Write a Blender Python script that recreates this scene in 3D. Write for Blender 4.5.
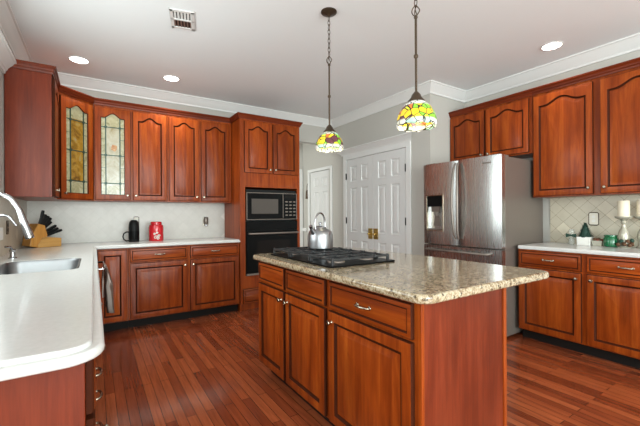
import bpy, bmesh, math, random
from mathutils import Vector, Matrix
random.seed(7)
S = bpy.context.scene
for o in list(bpy.data.objects): bpy.data.objects.remove(o)
COL = S.collection
R = math.radians

# ---------------------------------------------------------------- camera, world, lights, exposure
def make_camera():
    f, yaw, h, cy, roll = 346.9, R(33.1), 1.2237, 214.35, R(-.322)
    s, c = math.sin(yaw), math.cos(yaw)
    Fv, Rv, U = Vector((s, c, 0)), Vector((c, -s, 0)), Vector((0, 0, 1))
    X = Rv*math.cos(roll) + U*math.sin(roll)
    Y = U*math.cos(roll) - Rv*math.sin(roll)
    Z = -Fv
    cam = bpy.data.cameras.new('camera'); o = bpy.data.objects.new('camera', cam); COL.objects.link(o)
    m = Matrix.Identity(4)
    for i, v in enumerate((X, Y, Z)):
        for k in range(3): m[k][i] = v[k]
    m[2][3] = h
    o.matrix_world = m
    cam.sensor_width = 36; cam.sensor_fit = 'HORIZONTAL'; cam.lens = f/640*36
    cam.shift_y = (cy-213)/640; cam.clip_start = .05
    S.camera = o
make_camera()

W = bpy.data.worlds.new('world'); S.world = W; W.use_nodes = True
bg = W.node_tree.nodes['Background']; bg.inputs[0].default_value = (.85, .92, 1, 1); bg.inputs[1].default_value = 1.0

def area(name, loc, rot, sx, sy, power, col=(1, 1, 1), spread=180):
    l = bpy.data.lights.new(name, 'AREA'); l.shape = 'RECTANGLE'; l.size = sx; l.size_y = sy
    l.energy = power; l.color = col; l.spread = R(spread)
    o = bpy.data.objects.new(name, l); COL.objects.link(o); o.location = loc; o.rotation_euler = rot
    return o
# daylight entering by the windows: over the sink, and of the breakfast room behind the camera
area('window_daylight', (-.58, 2.5, 1.72), (0, R(-90), 0), 1.15, 1.6, 13, (.88, 1, .99))
area('rear_window_daylight', (.9, -3.9, 1.5), (R(114), 0, 0), 4.2, 2.2, 185, (.89, 1, .985))
area('nook_window_daylight', (-2.9, -1.8, 1.5), (0, R(-112), 0), 2.2, 3.4, 64, (.88, 1, .99))
area('hall_fill', (1.35, 5.45, 1.5), (0, R(-90), 0), 1.6, .7, 12, (.95, 1, .97))  # added fill that brightens the hall, no window stands there
S.view_settings.view_transform = 'Standard'; S.view_settings.look = 'None'
S.view_settings.exposure = 1.1; S.view_settings.gamma = 1; S.view_settings.use_curve_mapping = False

# ---------------------------------------------------------------- materials
def mat(name, col=(.8, .8, .8), rough=.5, metal=0, coat=0, emis=None, es=0, trans=0, ior=1.45, alpha=1, spec=.5):
    m = bpy.data.materials.new(name); m.use_nodes = True
    b = m.node_tree.nodes['Principled BSDF']
    b.inputs['Base Color'].default_value = (*col, 1); b.inputs['Roughness'].default_value = rough
    b.inputs['Metallic'].default_value = metal; b.inputs['Coat Weight'].default_value = coat
    b.inputs['Coat Roughness'].default_value = .12
    b.inputs['Transmission Weight'].default_value = trans; b.inputs['IOR'].default_value = ior
    b.inputs['Alpha'].default_value = alpha; b.inputs['Specular IOR Level'].default_value = spec
    if emis: b.inputs['Emission Color'].default_value = (*emis, 1); b.inputs['Emission Strength'].default_value = es
    return m
class NT:
    def __init__(self, m): self.m = m; self.t = m.node_tree; self.b = self.t.nodes['Principled BSDF']
    def n(self, typ, **k):
        x = self.t.nodes.new(typ)
        for a, v in k.items():
            if a in x.inputs: x.inputs[a].default_value = v
            else: setattr(x, a, v)
        return x
    def l(self, a, b): self.t.links.new(a, b)
    def coord(self, scale=(1, 1, 1), rot=(0, 0, 0), loc=(0, 0, 0), src='Object'):
        tc = self.n('ShaderNodeTexCoord'); mp = self.n('ShaderNodeMapping')
        mp.inputs['Scale'].default_value = scale; mp.inputs['Rotation'].default_value = rot; mp.inputs['Location'].default_value = loc
        self.l(tc.outputs[src], mp.inputs['Vector']); return mp.outputs['Vector']
    def ramp(self, fac, stops, interp='LINEAR'):
        r = self.n('ShaderNodeValToRGB'); r.color_ramp.interpolation = interp
        e = r.color_ramp.elements
        while len(e) < len(stops): e.new(.5)
        for i, (p, c) in enumerate(stops): e[i].position = p; e[i].color = (*c, 1)
        self.l(fac, r.inputs['Fac']); return r.outputs['Color']
    def mix(self, fac, a, b, mode='MIX'):
        x = self.n('ShaderNodeMix', data_type='RGBA', blend_type=mode)
        for sock, v in ((x.inputs[0], fac), (x.inputs[6], a), (x.inputs[7], b)):
            if hasattr(v, 'is_linked'): self.l(v, sock)
            elif isinstance(v, (int, float)): sock.default_value = v
            else: sock.default_value = (*v, 1)
        return x.outputs[2]
    def noise(self, vec, scale, detail=4, rough=.55, dist=0, out='Fac'):
        x = self.n('ShaderNodeTexNoise'); x.inputs['Scale'].default_value = scale; x.inputs['Detail'].default_value = detail
        x.inputs['Roughness'].default_value = rough; x.inputs['Distortion'].default_value = dist
        self.l(vec, x.inputs['Vector']); return x.outputs[out]
    def base(self, c): self.l(c, self.b.inputs['Base Color'])
    def bump(self, h, strength=.2, dist=.01):
        x = self.n('ShaderNodeBump'); x.inputs['Strength'].default_value = strength; x.inputs['Distance'].default_value = dist
        self.l(h, x.inputs['Height']); self.l(x.outputs['Normal'], self.b.inputs['Normal'])

def wood(name, dark, mid, light, axis='z', rough=.36, coat=.06, fine=1.0, vary=.16):
    m = mat(name, mid, rough, coat=coat, spec=.2); t = NT(m)
    sc = {'z': (14, 14, .9), 'x': (.9, 14, 14), 'y': (14, .9, 14)}[axis]
    v = t.coord(sc)
    oi = t.n('ShaderNodeObjectInfo')
    add = t.n('ShaderNodeVectorMath', operation='ADD'); t.l(v, add.inputs[0])
    mul = t.n('ShaderNodeMath', operation='MULTIPLY'); t.l(oi.outputs['Random'], mul.inputs[0]); mul.inputs[1].default_value = 40
    t.l(mul.outputs[0], add.inputs[1]); v = add.outputs[0]
    g = t.noise(v, 1.3*fine, 5, .6, .7)
    c = t.ramp(g, [(.25, dark), (.5, mid), (.75, light)])
    v2 = t.coord((4, 4, 1.6) if axis == 'z' else (1.6, 4, 4))
    add2 = t.n('ShaderNodeVectorMath', operation='ADD'); t.l(v2, add2.inputs[0]); t.l(mul.outputs[0], add2.inputs[1])
    bl = t.ramp(t.noise(add2.outputs[0], 1.2, 3), [(.3, (.72, .66, .6)), (.65, (1.12, 1.12, 1.12))])
    c = t.mix(.8, c, bl, 'MULTIPLY')
    fn = t.ramp(t.noise(v, 9, 3, .6), [(.35, (.8, .78, .76)), (.6, (1, 1, 1))])
    c = t.mix(.6, c, fn, 'MULTIPLY')
    hs = t.n('ShaderNodeHueSaturation'); mr = t.n('ShaderNodeMapRange'); t.l(oi.outputs['Random'], mr.inputs['Value'])
    mr.inputs['To Min'].default_value = 1-vary; mr.inputs['To Max'].default_value = 1+vary
    t.l(mr.outputs[0], hs.inputs['Value']); t.l(c, hs.inputs['Color'])
    t.base(hs.outputs['Color'])
    return m
CH = ((.135, .019, .0024), (.26, .044, .0050), (.385, .083, .0095))
M = {}
M['wood'] = wood('cherry_wood', *CH)
M['woodx'] = wood('cherry_wood_cross', *CH, axis='x')
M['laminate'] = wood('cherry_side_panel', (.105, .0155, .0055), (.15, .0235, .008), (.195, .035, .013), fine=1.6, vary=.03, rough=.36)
M['crownwood'] = wood('cherry_trim', (.08, .012, .003), (.14, .021, .005), (.20, .032, .007), axis='x', vary=.04)
M['glaze_shadow'] = mat('dark_glaze_edge_shadow', (.045, .010, .0035), .55, spec=.08)  # wood glaze in panel grooves, also paints shade around door and drawer edges
M['toe'] = mat('toe_kick_black', (.010, .008, .007), .6, spec=.15)
M['nickel'] = mat('brushed_nickel', (.40, .34, .26), .25, 1)
M['chrome'] = mat('chrome', (.40, .40, .41), .14, 1)
M['steel'] = mat('brushed_steel', (.56, .555, .54), .2, 1)
t = NT(M['steel']); v = t.coord((60, 60, .6)); n = t.noise(v, 3, 3)
mr = t.n('ShaderNodeMapRange'); t.l(n, mr.inputs['Value']); mr.inputs['To Min'].default_value = .24; mr.inputs['To Max'].default_value = .30
t.l(mr.outputs[0], t.b.inputs['Roughness']); t.b.inputs['Anisotropic'].default_value = .3
M['fridge_side'] = mat('fridge_side_grey', (.21, .175, .15), .36, .5)
M['kettle_steel'] = mat('satin_steel', (.33, .33, .34), .34, 1)
M['sink_steel'] = mat('sink_steel', (.26, .265, .27), .36, 1)
M['black'] = mat('black_gloss', (.006, .006, .006), .3, spec=.06)
M['blackmat'] = mat('black_satin', (.010, .010, .010), .45, spec=.15)
M['iron'] = mat('cast_iron', (.02, .02, .021), .42)
M['darkglass'] = mat('dark_oven_glass', (.012, .010, .009), .2, spec=.08)
M['mwglass'] = mat('mesh_window', (.085, .072, .062), .3, spec=.2)
M['bronze'] = mat('aged_bronze', (.075, .05, .032), .4, .7)
M['brass'] = mat('brass', (.62, .44, .14), .28, 1)
M['white'] = mat('white_paint_trim', (.72, .715, .695), .38)
M['doorwhite'] = mat('white_door_paint', (.66, .655, .64), .4)
M['ceiling'] = mat('ceiling_paint', (.86, .885, .89), .85)
M['wall'] = mat('greige_wall_paint', (.48, .46, .42), .8)
for k in ('ceiling', 'wall'):
    t = NT(M[k]); t.bump(t.noise(t.coord((1, 1, 1)), 160, 3), .05, .003)
M['solid'] = mat('white_solid_surface', (.60, .595, .57), .2, coat=.15)
t = NT(M['solid']); t.base(t.ramp(t.noise(t.coord(), 60, 3), [(.3, (.585, .58, .56)), (.7, (.625, .62, .60))]))
M['plate'] = mat('ivory_plate', (.72, .68, .58), .35)
M['paper'] = mat('off_white_ceramic', (.75, .73, .68), .4)
M['lamp'] = mat('lamp_diffuser', (1, 1, 1), .5, emis=(1, .95, .88), es=6)

def granite():
    m = mat('speckled_granite', (.5, .42, .3), .12, coat=.4); t = NT(m); v = t.coord()
    n1 = t.noise(v, 52, 6, .8, .5)
    c = t.ramp(n1, [(.33, (.035, .022, .014)), (.41, (.17, .11, .06)), (.50, (.36, .275, .165)), (.58, (.50, .43, .31)), (.70, (.26, .215, .16))])
    vo = t.n('ShaderNodeTexVoronoi'); vo.inputs['Scale'].default_value = 105; t.l(v, vo.inputs['Vector'])
    sp = t.ramp(vo.outputs['Color'], [(.0, (.05, .04, .035)), (.16, (.45, .36, .25)), (.2, (1, 1, 1)), (.86, (1, 1, 1)), (.9, (.62, .6, .58))], 'CONSTANT')
    c = t.mix(.75, c, sp, 'MULTIPLY')
    v3 = t.noise(v, 150, 3, .6)
    c = t.mix(t.ramp(v3, [(.62, (0, 0, 0)), (.68, (1, 1, 1))]), c, (.62, .56, .46))
    t.base(c); return m
M['granite'] = granite()

def floor_mat():
    m = mat('cherry_plank_floor', (.2, .05, .02), .2, coat=.6); t = NT(m)
    v = t.coord((1, 1, 1), (0, 0, R(90)))
    br = t.n('ShaderNodeTexBrick'); br.offset = .37; br.offset_frequency = 2; br.squash = 1
    for k, x in (('Scale', 1), ('Mortar Size', .0016), ('Mortar Smooth', .1), ('Bias', 0), ('Brick Width', .93), ('Row Height', .058)): br.inputs[k].default_value = x
    br.inputs['Color1'].default_value = (0, 0, 0, 1); br.inputs['Color2'].default_value = (1, 1, 1, 1); br.inputs['Mortar'].default_value = (.5, .5, .5, 1)
    t.l(v, br.inputs['Vector'])
    c = t.ramp(br.outputs['Color'], [(0, (.18, .036, .014)), (.5, (.29, .066, .024)), (1, (.39, .10, .036))])
    g = t.noise(t.coord((26, 1.6, 1)), 2.2, 5, .6, .6)
    c = t.mix(.7, c, t.ramp(g, [(.3, (.6, .55, .5)), (.65, (1.2, 1.2, 1.2))]), 'MULTIPLY')
    c = t.mix(br.outputs['Fac'], c, (.02, .006, .003)); t.base(c)
    rr = t.ramp(t.noise(t.coord((9, 2.5, 1)), 2, 3), [(.3, (.10,)*3), (.7, (.22,)*3)])
    t.l(rr, t.b.inputs['Roughness'])
    h = t.mix(br.outputs['Fac'], t.noise(t.coord((6, 1.4, 1)), 2.0, 2), (0, 0, 0)); t.bump(h, .22, .006)
    return m
M['floor'] = floor_mat()

def tile_mat(name, axis, grout, base, off=(0, 0)):
    m = mat(name, base, .35); t = NT(m)
    tc = t.n('ShaderNodeTexCoord'); sp = t.n('ShaderNodeSeparateXYZ'); cb = t.n('ShaderNodeCombineXYZ')
    t.l(tc.outputs['Object'], sp.inputs[0]); t.l(sp.outputs[axis], cb.inputs[0]); t.l(sp.outputs['Z'], cb.inputs[1])
    mp = t.n('ShaderNodeMapping'); mp.inputs['Rotation'].default_value = (0, 0, R(45)); mp.inputs['Location'].default_value = (*off, 0)
    t.l(cb.outputs[0], mp.inputs['Vector'])
    br = t.n('ShaderNodeTexBrick'); br.offset = 0; br.offset_frequency = 1
    for k, x in (('Scale', 1), ('Mortar Size', .0014), ('Mortar Smooth', .2), ('Bias', 0), ('Brick Width', .1), ('Row Height', .1)): br.inputs[k].default_value = x
    br.inputs['Color1'].default_value = (0, 0, 0, 1); br.inputs['Color2'].default_value = (1, 1, 1, 1)
    t.l(mp.outputs[0], br.inputs['Vector'])
    lo = tuple(a*.97 for a in base); hi = tuple(min(1, a*1.02) for a in base)
    c = t.ramp(br.outputs['Color'], [(0, lo), (.955, hi), (.965, tuple(min(.86, a*1.22) for a in base))])
    c = t.mix(.5, c, t.ramp(t.noise(t.coord(), 14, 4), [(.3, (.9, .89, .87)), (.7, (1.04, 1.04, 1.04))]), 'MULTIPLY')
    c = t.mix(br.outputs['Fac'], c, grout); t.base(c)
    return m
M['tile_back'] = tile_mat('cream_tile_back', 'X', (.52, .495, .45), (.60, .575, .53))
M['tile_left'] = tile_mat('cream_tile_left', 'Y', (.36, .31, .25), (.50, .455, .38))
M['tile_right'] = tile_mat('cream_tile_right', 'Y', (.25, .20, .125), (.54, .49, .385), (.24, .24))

def art_glass(name, stops, scale=16, seed=0):
    m = mat(name, (.7, .68, .55), .18, coat=.3); t = NT(m); v = t.coord((1, 1, 1), loc=(seed, seed, 0))
    t.base(t.ramp(t.noise(v, scale, 4, .6, 1.2), stops)); t.bump(t.noise(v, 60, 3), .3, .004)
    return m
M['paleglass'] = art_glass('pale_textured_glass', [(.3, (.23, .21, .105)), (.5, (.37, .34, .20)), (.7, (.46, .44, .31))])
M['amberglass'] = art_glass('amber_glass', [(.3, (.13, .06, .006)), (.5, (.30, .155, .016)), (.62, (.36, .22, .04)), (.72, (.25, .24, .16))], 11, 3)
M['creamglass'] = art_glass('cream_glass', [(.25, (.25, .19, .08)), (.45, (.37, .34, .235)), (.7, (.45, .43, .34))], 8, 5)
M['roseglass'] = art_glass('rose_glass', [(.3, (.30, .08, .03)), (.6, (.5, .3, .12))], 30, 5)
M['lead'] = mat('green_lead', (.035, .065, .045), .4, .3)

def shade_mat(name, seed):
    m = mat(name, (.8, .7, .3), .2, coat=.3); t = NT(m)
    v = t.coord((1, 1, 1), loc=(seed, seed*.7, 0))
    vo = t.n('ShaderNodeTexVoronoi'); vo.inputs['Scale'].default_value = 26; t.l(v, vo.inputs['Vector'])
    ve = t.n('ShaderNodeTexVoronoi', feature='DISTANCE_TO_EDGE'); ve.inputs['Scale'].default_value = 26; t.l(v, ve.inputs['Vector'])
    sepc = t.n('ShaderNodeSeparateColor'); t.l(vo.outputs['Color'], sepc.inputs[0])
    fruit = t.ramp(sepc.outputs[0], [(0, (.60, .40, .012)), (.30, (.68, .52, .02)), (.46, (.10, .03, .035)), (.60, (.16, .40, .02)), (.74, (.48, .50, .015)), (.93, (.5, .13, .02))], 'CONSTANT')
    pale = t.ramp(sepc.outputs[1], [(0, (.50, .49, .40)), (.5, (.60, .60, .56)), (.8, (.30, .48, .36))], 'CONSTANT')
    tc = t.n('ShaderNodeTexCoord'); sp = t.n('ShaderNodeSeparateXYZ'); t.l(tc.outputs['Object'], sp.inputs[0])
    band = t.ramp(sp.outputs['Z'], [(0, (0,)*3), (.026, (0,)*3), (.034, (1,)*3), (.108, (1,)*3), (.116, (0,)*3)])
    c = t.mix(band, pale, fruit)
    edge = t.ramp(ve.outputs['Distance'], [(.035, (1,)*3), (.06, (0,)*3)])
    c = t.mix(edge, c, (.012, .01, .006)); t.base(c)
    t.l(c, t.b.inputs['Emission Color']); t.b.inputs['Emission Strength'].default_value = .3
    return m
M['shade_a'] = shade_mat('stained_glass_fruit', 0.31)
M['shade_b'] = shade_mat('stained_glass_fruit_bright', 0.83)

# ---------------------------------------------------------------- mesh helpers
def bm_(): return bmesh.new()
def bx(bm, x0, x1, y0, y1, z0, z1, mi=0):
    v = [bm.verts.new(p) for p in ((x0, y0, z0), (x1, y0, z0), (x1, y1, z0), (x0, y1, z0), (x0, y0, z1), (x1, y0, z1), (x1, y1, z1), (x0, y1, z1))]
    for q in ((3, 2, 1, 0), (4, 5, 6, 7), (0, 1, 5, 4), (1, 2, 6, 5), (2, 3, 7, 6), (3, 0, 4, 7)):
        f = bm.faces.new([v[i] for i in q]); f.material_index = mi
    return bm
def loops(bm, L, cap0=True, cap1=True, mis=None, closed=True):
    V = [[bm.verts.new(p) for p in l] for l in L]
    n = len(L[0])
    for k in range(len(V)-1):
        for i in range(n if closed else n-1):
            j = (i+1) % n
            f = bm.faces.new((V[k][i], V[k][j], V[k+1][j], V[k+1][i]))
            if mis: f.material_index = mis[k]
    if cap0: bm.faces.new(list(reversed(V[0])))
    if cap1:
        f = bm.faces.new(V[-1])
    return V
def lathe(bm, prof, seg=32, mtx=None, cap0=True, cap1=True, mis=None):
    L = [[Vector((r*math.cos(2*math.pi*i/seg), r*math.sin(2*math.pi*i/seg), z)) for i in range(seg)] for r, z in prof]
    if mtx: L = [[mtx @ p for p in l] for l in L]
    loops(bm, L, cap0, cap1, mis); return bm
def tube(bm, pts, r, seg=10, closed=False):
    P = [Vector(p) for p in pts]; n = len(P); rr = r if isinstance(r, (list, tuple)) else [r]*n
    L = []; prev = None
    for i, p in enumerate(P):
        if closed: d = (P[(i+1) % n]-P[i-1])
        else: d = (P[min(i+1, n-1)]-P[max(i-1, 0)])
        d.normalize()
        if prev is None:
            a = Vector((0, 0, 1)) if abs(d.z) < .9 else Vector((1, 0, 0)); u = d.cross(a).normalized()
        else: u = (prev - d*prev.dot(d)).normalized()
        prev = u; w = d.cross(u)
        L.append([p + (u*math.cos(2*math.pi*k/seg)+w*math.sin(2*math.pi*k/seg))*rr[i] for k in range(seg)])
    if closed: L.append(L[0]); V = loops(bm, L, False, False)
    else: loops(bm, L)
    return bm
def arc(cx, cz, r, a0, a1, n=10, y=0):
    return [(cx+r*math.cos(R(a0+(a1-a0)*i/n)), y, cz+r*math.sin(R(a0+(a1-a0)*i/n))) for i in range(n+1)]
def prism(bm, pts, z0, z1):
    loops(bm, [[(x, y, z0) for x, y in pts], [(x, y, z1) for x, y in pts]]); return bm
def prism_y(bm, pts, y0, y1):
    loops(bm, [[(x, y0, z) for x, z in pts], [(x, y1, z) for x, z in pts]]); return bm
def obj(name, bm, m, parent=None, loc=(0, 0, 0), rot=(0, 0, 0), smooth=0, bev=0):
    bmesh.ops.remove_doubles(bm, verts=bm.verts, dist=1e-6)
    bmesh.ops.recalc_face_normals(bm, faces=bm.faces)
    me = bpy.data.meshes.new(name); bm.to_mesh(me); bm.free()
    for x in (m if isinstance(m, (list, tuple)) else [m]): me.materials.append(M[x] if isinstance(x, str) else x)
    if smooth:
        for p in me.polygons: p.use_smooth = True
        me.set_sharp_from_angle(angle=R(smooth))
    o = bpy.data.objects.new(name, me); COL.objects.link(o)
    if parent: o.parent = parent
    o.location = loc; o.rotation_euler = rot
    if bev:
        b = o.modifiers.new('bevel', 'BEVEL'); b.width = bev; b.segments = 2; b.limit_method = 'ANGLE'; b.angle_limit = R(40)
    return o
def tag(o, label, cat, group=None):
    o['label'] = label; o['category'] = cat
    if group: o['group'] = group
    return o
def thing(name, label, cat, loc=(0, 0, 0), rz=0, group=None):
    o = bpy.data.objects.new(name, None); COL.objects.link(o); o.empty_display_size = .1
    o.location = loc; o.rotation_euler = (0, 0, rz); return tag(o, label, cat, group)
def struct(name, bm, m, **k):
    o = obj(name, bm, m, **k); o['kind'] = 'structure'; return o
def sweep_segments(path, prof):
    """mitred sweep; yields one bmesh for each path segment. prof = (outward, z); outward is right of travel"""
    n = len(path); P = [Vector(p) for p in path]; off = []
    for i in range(n):
        ns = []
        for a, b in ((i-1, i), (i, i+1)):
            if a >= 0 and b < n:
                d = (P[b]-P[a]).normalized(); ns.append(Vector((d.y, -d.x)))
        if len(ns) == 2:
            m = (ns[0]+ns[1]); m = m/(m.dot(ns[0])); off.append(m)
        else: off.append(ns[0])
    out = []
    for i in range(n-1):
        bm = bm_()
        loops(bm, [[(P[k].x+off[k].x*o, P[k].y+off[k].y*o, z) for o, z in prof] for k in (i, i+1)])
        out.append(bm)
    return out
def slab_mesh(name, splines, z0, z1, r):
    """flat slab with rounded edges from outlines already shrunk by r (holes allowed)"""
    cu = bpy.data.curves.new(name, 'CURVE'); cu.dimensions = '2D'; cu.fill_mode = 'BOTH'
    cu.extrude = (z1-z0)/2-r; cu.bevel_depth = r; cu.bevel_resolution = 3
    for pts in splines:
        s = cu.splines.new('POLY'); s.points.add(len(pts)-1); s.use_cyclic_u = True
        for i, p in enumerate(pts): s.points[i].co = (p[0], p[1], 0, 1)
    o = bpy.data.objects.new(name, cu); COL.objects.link(o)
    dg = bpy.context.evaluated_depsgraph_get(); me = bpy.data.meshes.new_from_object(o.evaluated_get(dg))
    bpy.data.objects.remove(o); bpy.data.curves.remove(cu)
    for v in me.vertices: v.co.z += (z0+z1)/2
    return me
def mesh_obj(name, me, m, parent=None):
    me.materials.clear(); me.materials.append(M[m])
    for p in me.polygons: p.use_smooth = True
    me.set_sharp_from_angle(angle=R(35))
    o = bpy.data.objects.new(name, me); COL.objects.link(o)
    if parent: o.parent = parent
    return o
def rounded(pts):
    """pts: (x, y, radius) -> polyline with rounded corners"""
    out = []; n = len(pts)
    for i, (x, y, r) in enumerate(pts):
        if r <= 0: out.append((x, y)); continue
        p = Vector((x, y)); a = Vector(pts[i-1][:2])-p; b = Vector(pts[(i+1) % n][:2])-p
        a.normalize(); b.normalize()
        h = math.acos(max(-1, min(1, a.dot(b))))/2; tl = r/math.tan(h)
        c = p+(a+b).normalized()*(r/math.sin(h))
        p0 = p+a*tl; p1 = p+b*tl
        a0 = math.atan2(p0.y-c.y, p0.x-c.x); a1 = math.atan2(p1.y-c.y, p1.x-c.x)
        da = (a1-a0+math.pi) % (2*math.pi)-math.pi
        for k in range(9): out.append((c.x+r*math.cos(a0+da*k/8), c.y+r*math.sin(a0+da*k/8)))
    return out

# ---------------------------------------------------------------- room shell
CEIL = 2.80
def wall(name, axis, c0, c1, a0, a1, holes=(), z0=0, z1=CEIL+.1, m='wall'):
    """wall slab between c0..c1 across, a0..a1 along; holes = (b0, b1, zb0, zb1)"""
    bm = bm_()
    def put(p, q, zz0, zz1):
        if q-p < 1e-4 or zz1-zz0 < 1e-4: return
        if axis == 'x': bx(bm, p, q, c0, c1, zz0, zz1)
        else: bx(bm, c0, c1, p, q, zz0, zz1)
    cur = a0
    for b0, b1, q0, q1 in sorted(holes):
        put(cur, b0, z0, z1); put(b0, b1, z0, q0); put(b0, b1, q1, z1); cur = b1
    put(cur, a1, z0, z1)
    return struct(name, bm, m)
bm = bx(bm_(), -3.2, 4.4, -4.2, 6.2, -.08, 0); struct('floor', bm, 'floor')
bm = bx(bm_(), -3.2, 4.4, -4.2, 6.2, CEIL, CEIL+.1); struct('ceiling', bm, 'ceiling')
wall('wall_left', 'y', -.73, -.61, .5, 4.84, [(1.7, 3.3, 1.14, 2.30)], z1=CEIL)
wall('wall_back', 'x', 4.84, 4.96, -.73, 3.42, [(2.62, 3.419, 0, 2.40)], z1=CEIL)
wall('wall_pantry', 'y', 3.42, 3.54, 2.79, 5.97, [(3.17, 4.44, 0, 2.095), (4.90, 5.59, 0, 2.01)], z1=CEIL)
wall('wall_return', 'x', 2.79, 2.91, 3.54, 4.22, z1=CEIL)
wall('wall_right', 'y', 4.10, 4.22, -4.0, 2.79, z1=CEIL)
wall('wall_hall_end', 'x', 5.85, 5.97, 1.2, 3.42, z1=CEIL)
wall('wall_hall_left', 'y', 1.2, 1.3, 4.96, 5.85, z1=CEIL)
wall('wall_nook', 'x', .5, .62, -3.0, -.73, z1=CEIL)
wall('wall_nook_left', 'y', -3.12, -3.0, -4.0, .62, [(-3.5, -.1, .4, 2.6)], z1=CEIL)
wall('wall_rear', 'x', -4.12, -4.0, -3.12, 4.22, [(-1.2, 3.0, .4, 2.6)], z1=CEIL)
bm = bx(bm_(), 3.56, 4.1, 3.0, 3.02, 0, CEIL); struct('wall_closet', bm, 'wall')

# ceiling crown mouldings
prof = [(0, -.118), (.014, -.118), (.018, -.10), (.026, -.092), (.055, -.045), (.072, -.030), (.078, -.018), (.092, -.014), (.092, 0), (0, 0)]
path = [(-.61, .5), (-.61, 4.84), (3.42, 4.84), (3.42, 2.79), (4.10, 2.79), (4.10, -4.0)]
for i, bm in enumerate(sweep_segments(path, [(o, CEIL+z) for o, z in prof])): struct('trim_%d' % (i+1), bm, 'white', smooth=25)

# window over the sink (left wall) : casing, cornice, sash
bm = bm_()
bx(bm, -.61, -.585, 1.60, 1.70, 1.06, 2.36); bx(bm, -.61, -.585, 3.30, 3.40, 1.06, 2.36); bx(bm, -.61, -.585, 1.60, 3.40, 2.30, 2.38)
bx(bm, -.61, -.56, 1.58, 3.42, 1.05, 1.14)
w1 = struct('window_1', bm, 'white', bev=.004)
cp = [(0, 2.375), (.016, 2.375), (.018, 2.395), (.028, 2.402), (.034, 2.42), (.062, 2.45), (.072, 2.465), (.086, 2.47), (.086, 2.49), (0, 2.49)]
obj('cornice', sweep_segments([(-.61, 1.5), (-.61, 3.735)], cp)[0], 'white', w1, smooth=25)
bm = bm_()
for y in (1.70, 2.47, 3.24): bx(bm, -.70, -.66, y, y+.06, 1.14, 2.30)
for z in (1.14, 1.69, 2.24): bx(bm, -.70, -.66, 1.70, 3.30, z, z+.06)
obj('sash', bm, 'white', w1)
# rear and nook windows of the breakfast area
bm = bm_()
for x in (-1.2, .18, 1.58, 2.94): bx(bm, x, x+.06, -4.10, -4.02, .4, 2.6)
for z in (.4, 1.5, 2.54): bx(bm, -1.2, 3.0, -4.10, -4.02, z, z+.06)
struct('window_2', bm, 'white')
bm = bm_()
for y in (-3.5, -2.4, -1.28, -.16): bx(bm, -3.10, -3.02, y, y+.06, .4, 2.6)
for z in (.4, 1.5, 2.54): bx(bm, -3.10, -3.02, -3.5, -.1, z, z+.06)
struct('window_3', bm, 'white')

# ---- six panel doors
def panel_door(w, h, t=.035):
    """front face at y=0, body to +t; x 0..w, z 0..h"""
    bm = bm_(); s = .105*w/.62; mid = .10*w/.62
    xs = [0, s, (w-mid)/2, (w+mid)/2, w-s, w]
    zs = [0, .22, .80, .93, 1.62, 1.72, h-.11, h]
    for i in range(5):
        for k in range(7):
            x0, x1, z0, z1 = xs[i], xs[i+1], zs[k], zs[k+1]
            if i in (1, 3) and k in (1, 3, 5):
                L = []
                for mg, d in ((0, 0), (.010, .011), (.022, .011), (.045, .003)):
                    L.append([(x0+mg, d, z0+mg), (x1-mg, d, z0+mg), (x1-mg, d, z1-mg), (x0+mg, d, z1-mg)])
                loops(bm, L, False, True)
            else:
                bm.faces.new([bm.verts.new(p) for p in ((x0, 0, z0), (x1, 0, z0), (x1, 0, z1), (x0, 0, z1))])
    bmesh.ops.remove_doubles(bm, verts=bm.verts, dist=1e-5)
    f = [(0, 0), (w, 0), (w, h), (0, h)]
    for i in range(4):
        (a, b), (c, d) = f[i], f[(i+1) % 4]
        bm.faces.new([bm.verts.new(p) for p in ((a, 0, b), (c, 0, d), (c, t, d), (a, t, b))])
    bm.faces.new([bm.verts.new((a, t, b)) for a, b in f])
    return bm
def place_door(name, w, h, loc, rz, hinge_left, plate=True):
    d = struct(name, panel_door(w, h), 'doorwhite', loc=loc, rot=(0, 0, rz))
    for z in (.42, 1.06, 1.76):
        b = bm_(); xx = -.004 if hinge_left else w+.004
        lathe(b, [(.008, 0), (.008, .1)], 10, Matrix.Translation((xx, -.006, z))); bx(b, xx-.014, xx+.014, -.003, .0, z, z+.1)
        obj('hinge', b, 'blackmat', d)
    if plate:
        x = w-.056 if hinge_left else .056
        b = bx(bm_(), x-.046, x+.046, -.006, 0, .845, 1.0)
        for zz in (.887, .957):
            for q in (-.021, .021): lathe(b, [(.0155, 0), (.0155, .004), (.008, .006)], 12, Matrix.Translation((x+q, -.006, zz)) @ Matrix.Rotation(R(90), 4, 'X'))
        p = obj('backplate', b, 'brass', d, bev=.002)
        b = lathe(bm_(), [(.009, 0), (.007, .02), (.015, .027), (.018, .036), (.014, .044), (.004, .046)], 16, Matrix.Translation((x, -.006, .92)) @ Matrix.Rotation(R(90), 4, 'X'))
        obj('knob', b, 'brass', d, smooth=40)
    return d
RZ = R(-90)
place_door('door_1', .628, 2.07, (3.404, 4.436, .015), RZ, True)
place_door('door_2', .628, 2.07, (3.404, 3.804, .015), RZ, False)
place_door('door_3', .68, 1.99, (3.432, 5.585, .012), RZ, False, plate=False)
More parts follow.
